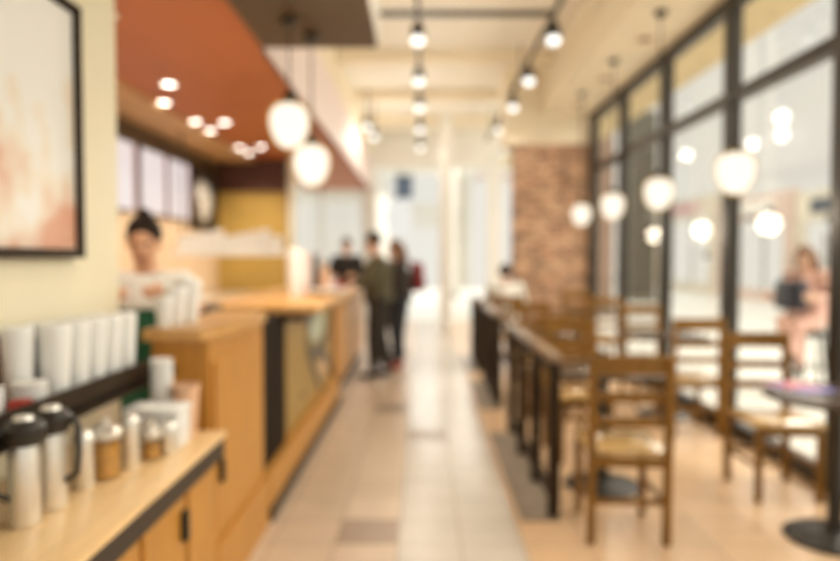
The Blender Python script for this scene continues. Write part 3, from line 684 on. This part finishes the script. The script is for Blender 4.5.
# ------------------------------------------------------------------ people
def person(name_label, loc, rz, H=1.7, top='whitecloth', legs='jeans', shoe='shoe', hair='hairdark', skin='skin', style='short',
           pose=None, bulk=1.0, sleeves=True, head_tilt=(0, 0), apron=None, vox=.013):
    t = thing('person', name_label, 'person', loc, rz); k = H / 1.70
    J = dict(pelvis=(0, 0, .93), waist=(0, .01, 1.08), chest=(0, .01, 1.27), neck=(0, .0, 1.44), head=(0, .03, 1.585),
             shL=(-.17, 0, 1.365), shR=(.17, 0, 1.365), elL=(-.235, .02, 1.12), elR=(.235, .02, 1.12), wrL=(-.24, .14, .90), wrR=(.24, .14, .90),
             hipL=(-.09, 0, .90), hipR=(.09, 0, .90), knL=(-.10, .02, .49), knR=(.10, .02, .49), anL=(-.11, -.02, .085), anR=(.11, -.02, .085))
    if pose: J.update(pose)
    J = {a: Vector(b) * k for a, b in J.items()}
    def limb(p, pts, rs, rz_=1.0):
        pts = [Vector(q) for q in pts]
        p.tube(pts, [r * k for r in rs], 12)
        for q, r in zip(pts, rs): p.ball(q, r * k, 10, 8)
    def mid(a, b, u): return J[a].lerp(J[b], u)
    b = P()
    # torso
    b.tube([J['pelvis'] - Vector((0, 0, .08 * k)), J['pelvis'], J['waist'], J['chest'], J['neck'] - Vector((0, 0, .06 * k)), J['neck']],
           [.12 * k, .135 * k, .118 * k, .135 * k, .10 * k, .055 * k], 14)
    for s in 'LR':
        b.ball(J['sh' + s], .065 * k, 10, 8)
        b.tube([J['chest'] + Vector((0, 0, .06 * k)), J['sh' + s]], [.09 * k, .06 * k], 10)
        limb(b, [J['sh' + s], mid('sh' + s, 'el' + s, .5), J['el' + s], mid('el' + s, 'wr' + s, .4), J['wr' + s]], [.052, .046, .038, .037, .026])
        limb(b, [J['hip' + s], mid('hip' + s, 'kn' + s, .45), J['kn' + s], mid('kn' + s, 'an' + s, .35), J['an' + s]], [.085, .075, .054, .052, .036])
        # hand: palm, four fingers, thumb
        d = (J['wr' + s] - J['el' + s]).normalized(); side = Vector((1, 0, 0)) if s == 'R' else Vector((-1, 0, 0))
        fw = Vector((0, 1, 0)) - d * d.y; fw = fw.normalized() if fw.length > .2 else Vector((0, 0, 1)); acr = d.cross(side).normalized()
        if acr.length < .5: acr = fw
        inn = d.cross(acr).normalized()
        if inn.dot(side) > 0: inn = -inn
        w0 = J['wr' + s]; pal = w0 + d * .055 * k
        b.tube([w0, w0 + d * .03 * k, pal + d * .035 * k], [.026 * k, .036 * k, .038 * k], 10)
        for q, (off, ln) in enumerate(((.030, .062), (.010, .074), (-.010, .070), (-.029, .055))):
            a0 = pal + d * .025 * k + acr * off * k
            a1 = a0 + d * ln * .55 * k + inn * .006 * k; a2 = a1 + d * ln * .4 * k + inn * .028 * k
            b.tube([a0, a1, a2], [.0105 * k, .0095 * k, .008 * k], 8)
        th = w0 + d * .03 * k + acr * .03 * k
        b.tube([th, th + d * .03 * k + acr * .03 * k + inn * .01 * k, th + d * .06 * k + acr * .035 * k + inn * .025 * k], [.013 * k, .011 * k, .009 * k], 8)
    # neck and head
    hd = J['head']; nk = J['neck']
    b.tube([nk - Vector((0, 0, .03 * k)), hd - Vector((0, .015 * k, .05 * k))], [.056 * k, .050 * k], 12)
    rot = Matrix.Rotation(R(head_tilt[0]), 4, 'X') @ Matrix.Rotation(R(head_tilt[1]), 4, 'Z')
    def hp(x, y, z): return hd + (rot @ Vector((x * k, y * k, z * k)))
    b.ball(hp(0, -.01, .025), (.076 * k, .093 * k, .098 * k), 18, 14, rot)
    b.ball(hp(0, .022, -.045), (.058 * k, .065 * k, .072 * k), 16, 12, rot)
    b.tube([hp(0, .082, .02), hp(0, .102, -.022), hp(0, .085, -.03)], [.008 * k, .014 * k, .010 * k], 8)
    for sx in (-1, 1): b.ball(hp(sx * .078, -.005, -.005), (.010 * k, .02 * k, .032 * k), 8, 8)
    body = remesh(b.make('body', skin, t), vox, 4)
    # face
    for sx in (-1, 1): P().ball(hp(sx * .031, .083, .012), (.012 * k, .007 * k, .008 * k), 10, 8).make('eye', 'eye', t)
    P().ball(hp(0, .083, -.066), (.024 * k, .008 * k, .008 * k), 10, 8).make('mouth', 'lip', t)
    # hair
    h = P()
    h.ball(hp(0, -.022, .042), (.086 * k, .098 * k, .098 * k), 18, 14, rot)
    if style == 'long':
        h.tube([hp(0, -.05, .06), hp(0, -.085, -.05), hp(0, -.095, -.20), hp(0, -.09, -.28)], [.08 * k, .085 * k, .075 * k, .045 * k], 12)
        for sx in (-1, 1): h.tube([hp(sx * .07, -.01, .03), hp(sx * .083, .0, -.08), hp(sx * .085, .0, -.2)], [.03 * k, .03 * k, .02 * k], 10)
    if style == 'bun':
        h.ball(hp(0, -.04, .142), (.034 * k, .034 * k, .030 * k), 14, 10)
    cut = hp(0, .062, .0); nrm = rot @ Vector((0, 1, -.62))
    hb = h.bm
    bmesh.ops.bisect_plane(hb, geom=hb.verts[:] + hb.edges[:] + hb.faces[:], plane_co=cut, plane_no=nrm, clear_outer=True)
    bmesh.ops.holes_fill(hb, edges=[e for e in hb.edges if len(e.link_faces) == 1])
    remesh(h.make('hair', hair, t), .011, 3)
    # trousers
    p = P()
    p.tube([J['pelvis'] - Vector((0, 0, .09 * k)), J['pelvis'] - Vector((0, 0, .02)), J['waist'] - Vector((0, 0, .06 * k))], [.14 * k, .152 * k, .132 * k], 14)
    for s in 'LR':
        e = mid('kn' + s, 'an' + s, .93)
        limb(p, [J['hip' + s], mid('hip' + s, 'kn' + s, .45), J['kn' + s], mid('kn' + s, 'an' + s, .4)], [.105 * bulk, .092 * bulk, .072 * bulk, .068 * bulk])
        p.tube([mid('kn' + s, 'an' + s, .4), e], [.068 * k * bulk, .055 * k * bulk], 12)
    remesh(p.make('trousers', legs, t), vox, 4)
    # top
    p = P()
    p.tube([J['pelvis'] + Vector((0, 0, -.04 * k)), J['pelvis'] + Vector((0, 0, .06 * k)), J['waist'], J['chest'], J['neck'] - Vector((0, 0, .065 * k)), J['neck'] - Vector((0, 0, .015 * k))],
           [.158 * k * bulk, .158 * k * bulk, .145 * k * bulk, .160 * k * bulk, .12 * k, .072 * k], 14)
    for s in 'LR':
        p.ball(J['sh' + s], .074 * k * (1 + (bulk - 1) * .4), 10, 8)
        p.tube([J['chest'] + Vector((0, 0, .06 * k)), J['sh' + s]], [.11 * k, .075 * k], 10)
        if sleeves:
            limb(p, [J['sh' + s], mid('sh' + s, 'el' + s, .5), J['el' + s], mid('el' + s, 'wr' + s, .5)], [.070 * bulk, .064 * bulk, .056 * bulk, .052 * bulk])
            p.tube([mid('el' + s, 'wr' + s, .5), mid('el' + s, 'wr' + s, .9)], [.052 * k * bulk, .042 * k * bulk], 10)
        else:
            limb(p, [J['sh' + s], mid('sh' + s, 'el' + s, .6)], [.070, .066])
    remesh(p.make('jacket' if sleeves else 'shirt', top, t), vox, 4)
    # shoes
    for s in 'LR':
        a = J['an' + s]; fw = Vector((0, 1, 0))
        q = P(); q.ball(a + fw * .06 * k + Vector((0, 0, -.042 * k)), (.045 * k, .125 * k, .042 * k), 14, 10); q.ball(a + Vector((0, 0, -.02 * k)), (.045 * k, .055 * k, .055 * k), 12, 10)
        for v in q.bm.verts: v.co.z = max(v.co.z, a.z - .083 * k)
        remesh(q.make('shoe', shoe, t), .012, 2)
    if apron:
        a = P(); n = 10; poly = []
        for i in range(n + 1):
            u = -1.15 + 2.3 * i / n; poly.append((math.sin(u) * .172 * k, J['chest'].y + math.cos(u) * .178 * k))
        for i in range(n, -1, -1):
            u = -1.15 + 2.3 * i / n; poly.append((math.sin(u) * .162 * k, J['chest'].y + math.cos(u) * .168 * k))
        a.prism(poly, .55 * k, 1.25 * k); a.make('apron', apron, t)
    return t

# barista
person('barista with a dark bun, white shirt and green apron behind the service counter', (-1.33, 3.17, 0), PI + .22, 1.61, 'whitecloth', 'blackcloth', 'shoe', 'hairdark', 'skin', 'bun',
       dict(head=(0, .06, 1.575), elL=(-.25, .08, 1.25), elR=(.23, .08, 1.20), wrL=(-.14, .24, 1.31), wrR=(.12, .24, 1.29)), 1.05, False, (-12, 0), 'green')
# man in green jacket at the till
person('man in an olive jacket and dark trousers standing at the till counter', (-.53, 7.8, 0), PI / 2 + .1, 1.72, 'olivejacket', 'darktrouser', 'shoe', 'hairdark', 'skinlight', 'short',
       dict(elL=(-.22, .10, 1.14), elR=(.22, .10, 1.14), wrL=(-.10, .27, 1.08), wrR=(.12, .27, 1.08), head=(0, .06, 1.575), anL=(-.09, .05, .085), anR=(.09, -.12, .085), knL=(-.09, .06, .49), knR=(.09, -.03, .49)), 1.15, True, (-14, 0))
# woman with brown hair
person('woman with long brown hair, charcoal jacket and red shoes beside the green jacket', (-.34, 8.5, 0), PI / 2 + .35, 1.64, 'darkjacket', 'jeans', 'redshoe', 'hairbrown', 'skinlight', 'long',
       dict(anL=(-.10, .02, .085), anR=(.13, -.10, .085), knR=(.11, -.02, .49), wrL=(-.16, .22, 1.0), wrR=(.20, .18, .98)), 1.35, True, (-8, 0))
t = thing('backpack', 'crimson backpack on the back of the woman with brown hair', 'backpack', (-.074, 8.597, .98), PI / 2 + .35)
P().box(-.14, .14, -.05, .06, 0, .38, .04, 3).make('bag_body', 'redcloth', t)
P().box(-.10, .10, -.08, -.045, .04, .20, .015, 2).make('front_pocket', 'redcloth', t)
for s in (-1, 1): P().tube([(s * .09, .04, .37), (s * .10, .055, .41), (s * .10, .055, .30)], .012).make('strap', 'redcloth', t)
# man in black behind the counter
person('man with short dark hair in a black top standing beyond the till counter', (-1.27, 11.0, 0), PI - .1, 1.74, 'blackcloth', 'blackcloth', 'shoe', 'hairdark', 'skin', 'short',
       dict(elL=(-.27, .04, 1.13), elR=(.27, .04, 1.13), wrL=(-.16, .24, 1.10), wrR=(.16, .24, 1.10)), 1.2)
# seated in white near the brick
SIT = dict(pelvis=(0, 0, .65), waist=(0, .0, .80), chest=(0, .02, .97), neck=(0, .03, 1.14), head=(0, .07, 1.28), shL=(-.185, .02, 1.09), shR=(.185, .02, 1.09),
           elL=(-.25, .12, .88), elR=(.25, .12, .88), wrL=(-.14, .30, .86), wrR=(.14, .30, .86), hipL=(-.09, .02, .64), hipR=(.09, .02, .64),
           knL=(-.11, .42, .60), knR=(.11, .42, .60), anL=(-.11, .38, .085), anR=(.11, .38, .085))
person('person with dark hair in a white top sitting beside the brick pier', (1.07, 8.53, 0), 0.0, 1.62, 'whitecloth', 'jeans', 'shoe', 'hairdark', 'skinlight', 'short', SIT, 1.1)

# mall: stool and the person in pink
t = thing('bar_stool', 'tall dark stool outside the windows under the person in pink', 'stool', (4.12, 7.0, 0), R(40))
P().lathe([(0, .60), (.17, .60), (.18, .62), (.17, .65), (0, .65)]).make('seat', 'blackwood', t)
for a in range(4):
    c_, s_ = math.cos(PI / 4 + a * PI / 2), math.sin(PI / 4 + a * PI / 2)
    P().tube([(c_ * .12, s_ * .12, .61), (c_ * .19, s_ * .19, 0)], .016).make('leg', 'darkmetal', t)
P().lathe([(.155, .26), (.165, .27), (.155, .28), (.145, .27), (.155, .26)]).make('foot_ring', 'darkmetal', t)
PER = dict(pelvis=(0, 0, .83), waist=(0, .02, .92), chest=(0, .06, 1.11), neck=(0, .09, 1.28), head=(0, .14, 1.42), shL=(-.18, .07, 1.23), shR=(.18, .07, 1.23),
           elL=(-.27, .14, 1.0), elR=(.27, .14, 1.0), wrL=(-.25, .36, 1.02), wrR=(.25, .36, 1.02), hipL=(-.09, .02, .80), hipR=(.09, .02, .80),
           knL=(-.10, .42, .72), knR=(.03, .44, .76), anL=(-.10, .38, .30), anR=(-.12, .52, .42))
person('person in pale pink clothes sitting cross-legged outside the windows', (4.12, 7.0, 0), PI / 2 + .5, 1.70, 'pink', 'pink', 'shoe', 'hairbrown', 'skinlight', 'long', PER, 1.1, True, (-18, 0))
t = thing('handbag', 'dark navy handbag on the lap of the person in pink', 'handbag', (4.12 - .36 * math.sin(PI / 2 + .5), 7.0 + .36 * math.cos(PI / 2 + .5), .885), PI / 2 + .5)
P().box(-.15, .15, -.07, .07, 0, .30, .03, 3).make('bag_body', 'navy', t); P().tube([(-.1, 0, .29), (-.08, 0, .37), (.08, 0, .37), (.1, 0, .29)], .01).make('strap', 'navy', t)

# ------------------------------------------------------------------ the mall outside
struct(P().box(2.57, 4.55, -4, 22, 4.42, 4.7).make('trim_18', 'canopy', smooth=False), 'tan canopy outside above the windows')
def shopfront(x, y0, y1, h, wallm, sign, label):
    t = thing('shopfront', label, 'shopfront', (x, (y0 + y1) / 2, 0), 0, 'shopfronts across the mall'); w = (y1 - y0) / 2
    P().box(0, .3, -w, w, h - .9, h, .02).make('fascia_board', wallm, t, smooth=False)
    P().box(0, .3, -w, -w + .5, 0, h - .9, .02).make('pier', wallm, t, smooth=False)
    P().box(0, .3, w - .5, w, 0, h - .9, .02).make('pier', wallm, t, smooth=False)
    P().box(.1, .2, -w + .5, w - .5, .1, h - .9).make('display_window', 'display', t, smooth=False)
    for u in (-.33, .33): P().box(.05, .22, u * w - .04, u * w + .04, 0, h - .9).make('mullion', 'greyolive', t, smooth=False)
    P().box(-.06, 0, -w * .6, w * .6, h - .65, h - .25, .02).make('sign_board', sign, t, smooth=False)
    P().box(-.02, .3, -w + .5, w - .5, 0, .35).make('sill_wall', wallm, t, smooth=False)
shopfront(11.5, 8, 12, 3.2, 'facade', 'white', 'beige shopfront nearest across the mall')
shopfront(11.5, 12.2, 16, 3.6, 'facade2', 'signpink', 'olive yellow shopfront across the mall')
shopfront(11.5, 16.2, 20.5, 3.4, 'facade', 'bannerblue', 'beige shopfront with a blue sign across the mall')
shopfront(11.5, 20.7, 26, 3.6, 'facade3', 'white', 'rosy shopfront across the mall')
shopfront(11.5, 26.2, 33, 4.0, 'facade', 'signpink', 'farthest beige shopfront across the mall')
def mcol(x, y, w, h, m, label):
    t = thing('mall_column', label, 'column', (x, y, 0), 0, 'columns in the mall')
    P().box(-w / 2, w / 2, -w / 2, w / 2, 0.15, h, .03).make('shaft', m, t, smooth=False)
    P().box(-w / 2 - .05, w / 2 + .05, -w / 2 - .05, w / 2 + .05, 0, .15, .02).make('plinth', 'greyolive', t, smooth=False)
mcol(7.2, 22, .8, 6.2, 'coldark', 'grey column seen through the far window bay')
mcol(5.0, 18.2, .35, 6.2, 'colrosy', 'narrow rosy column seen through the window next to the brick')
mcol(-1.9, 30, .7, 6, 'white', 'white column beyond the entrance, behind the customers')
mcol(1.0, 24, .5, 6, 'white', 'white column beyond the entrance, near the aisle axis')
def mall_lamp(x, y, z, r, label, top=6.2):
    t = thing('mall_lamp', label, 'lamp', (x, y, z), 0, 'lamps hanging in the mall')
    P().ball((0, 0, 0), r).make('bulb', 'mallbulb', t)
    P().lathe([(0, r + .1), (.04, r + .1), (.06, r * .8), (0, r * .8)]).make('holder', 'darkmetal', t)
    P().tube([(0, 0, r + .09), (0, 0, top - z)], .008).make('cord', 'white', t)
struct(P().box(5.55, 6.0, 6, 18, 6.2, 6.4).make('trim_19', 'white', smooth=False), 'white beam from which the mall lamps hang')
struct(P().box(-3, 4, 27.9, 28.12, 4.92, 5.3).make('trim_20', 'white', smooth=False), 'white beam across the mall')
struct(P().box(-3, 2.5, 15.1, 18, 5.0, 5.2).make('ceiling', 'white', smooth=False), 'white mall ceiling just beyond the entrance')
for i, (Y, z) in enumerate(((14.1, 1.80), (11.06, 2.09), (11.75, 2.0), (9.4, 1.85), (13.5, 1.35))):
    mall_lamp(5.77, Y, z, .09,
              ['lamp seen between two far mullions', 'warm lamp beyond the person in pink', 'pale lamp left of the warm lamp', 'lamp above the head of the person in pink', 'low lamp seen in the middle bay'][i] + ' outside')
# beyond the entrance
t = thing('lantern', 'big white oval lantern above the customers beyond the entrance', 'lantern', (-.62, 17, 2.45))
P().ball((0, 0, 0), (.36, .36, .50)).make('shade', 'mallbulb', t); P().tube([(0, 0, .48), (0, 0, 2.55)], .01).make('cord', 'darkmetal', t); P().lathe([(0, .47), (.1, .47), (.08, .55), (0, .55)]).make('cap', 'darkmetal', t)
t = thing('banner', 'dark blue banner hanging above the lantern beyond the entrance', 'banner', (-.80, 28, 3.95))
P().box(-.36, .36, -.02, .02, 0, .95).make('cloth', 'bannerblue', t, smooth=False); P().tube([(-.42, 0, .95), (.42, 0, .95)], .025).make('rod', 'darkmetal', t)
def endshop(x0, x1, y, h, wallm, label, sign):
    t = thing('shopfront', label, 'shopfront', ((x0 + x1) / 2, y, 0), 0, 'shopfronts beyond the entrance'); w = (x1 - x0) / 2
    P().box(-w, w, 0, .3, h - 1.2, h).make('fascia_board', wallm, t, smooth=False)
    P().box(-w, -w + .4, 0, .3, 0, h - 1.2).make('pier', wallm, t, smooth=False); P().box(w - .4, w, 0, .3, 0, h - 1.2).make('pier', wallm, t, smooth=False)
    P().box(-w + .4, w - .4, .1, .2, 0, h - 1.2).make('display_window', 'display', t, smooth=False)
    P().box(-w * .7, w * .7, -.05, 0, h - .95, h - .3).make('sign_board', sign, t, smooth=False)
endshop(-7, -2.0, 34, 5.5, 'white', 'white shopfront behind the customers beyond the entrance', 'white')
endshop(1.3, 2.15, 34, 6.5, 'facade', 'narrow beige shopfront on the aisle axis beyond the entrance', 'facade2')
endshop(2.2, 5.4, 34, 6.5, 'white', 'white shopfront with a rosy sign beyond the entrance', 'signpink')
endshop(-1.9, 1.2, 34, 4.2, 'white', 'low white shopfront straight ahead beyond the entrance', 'white')
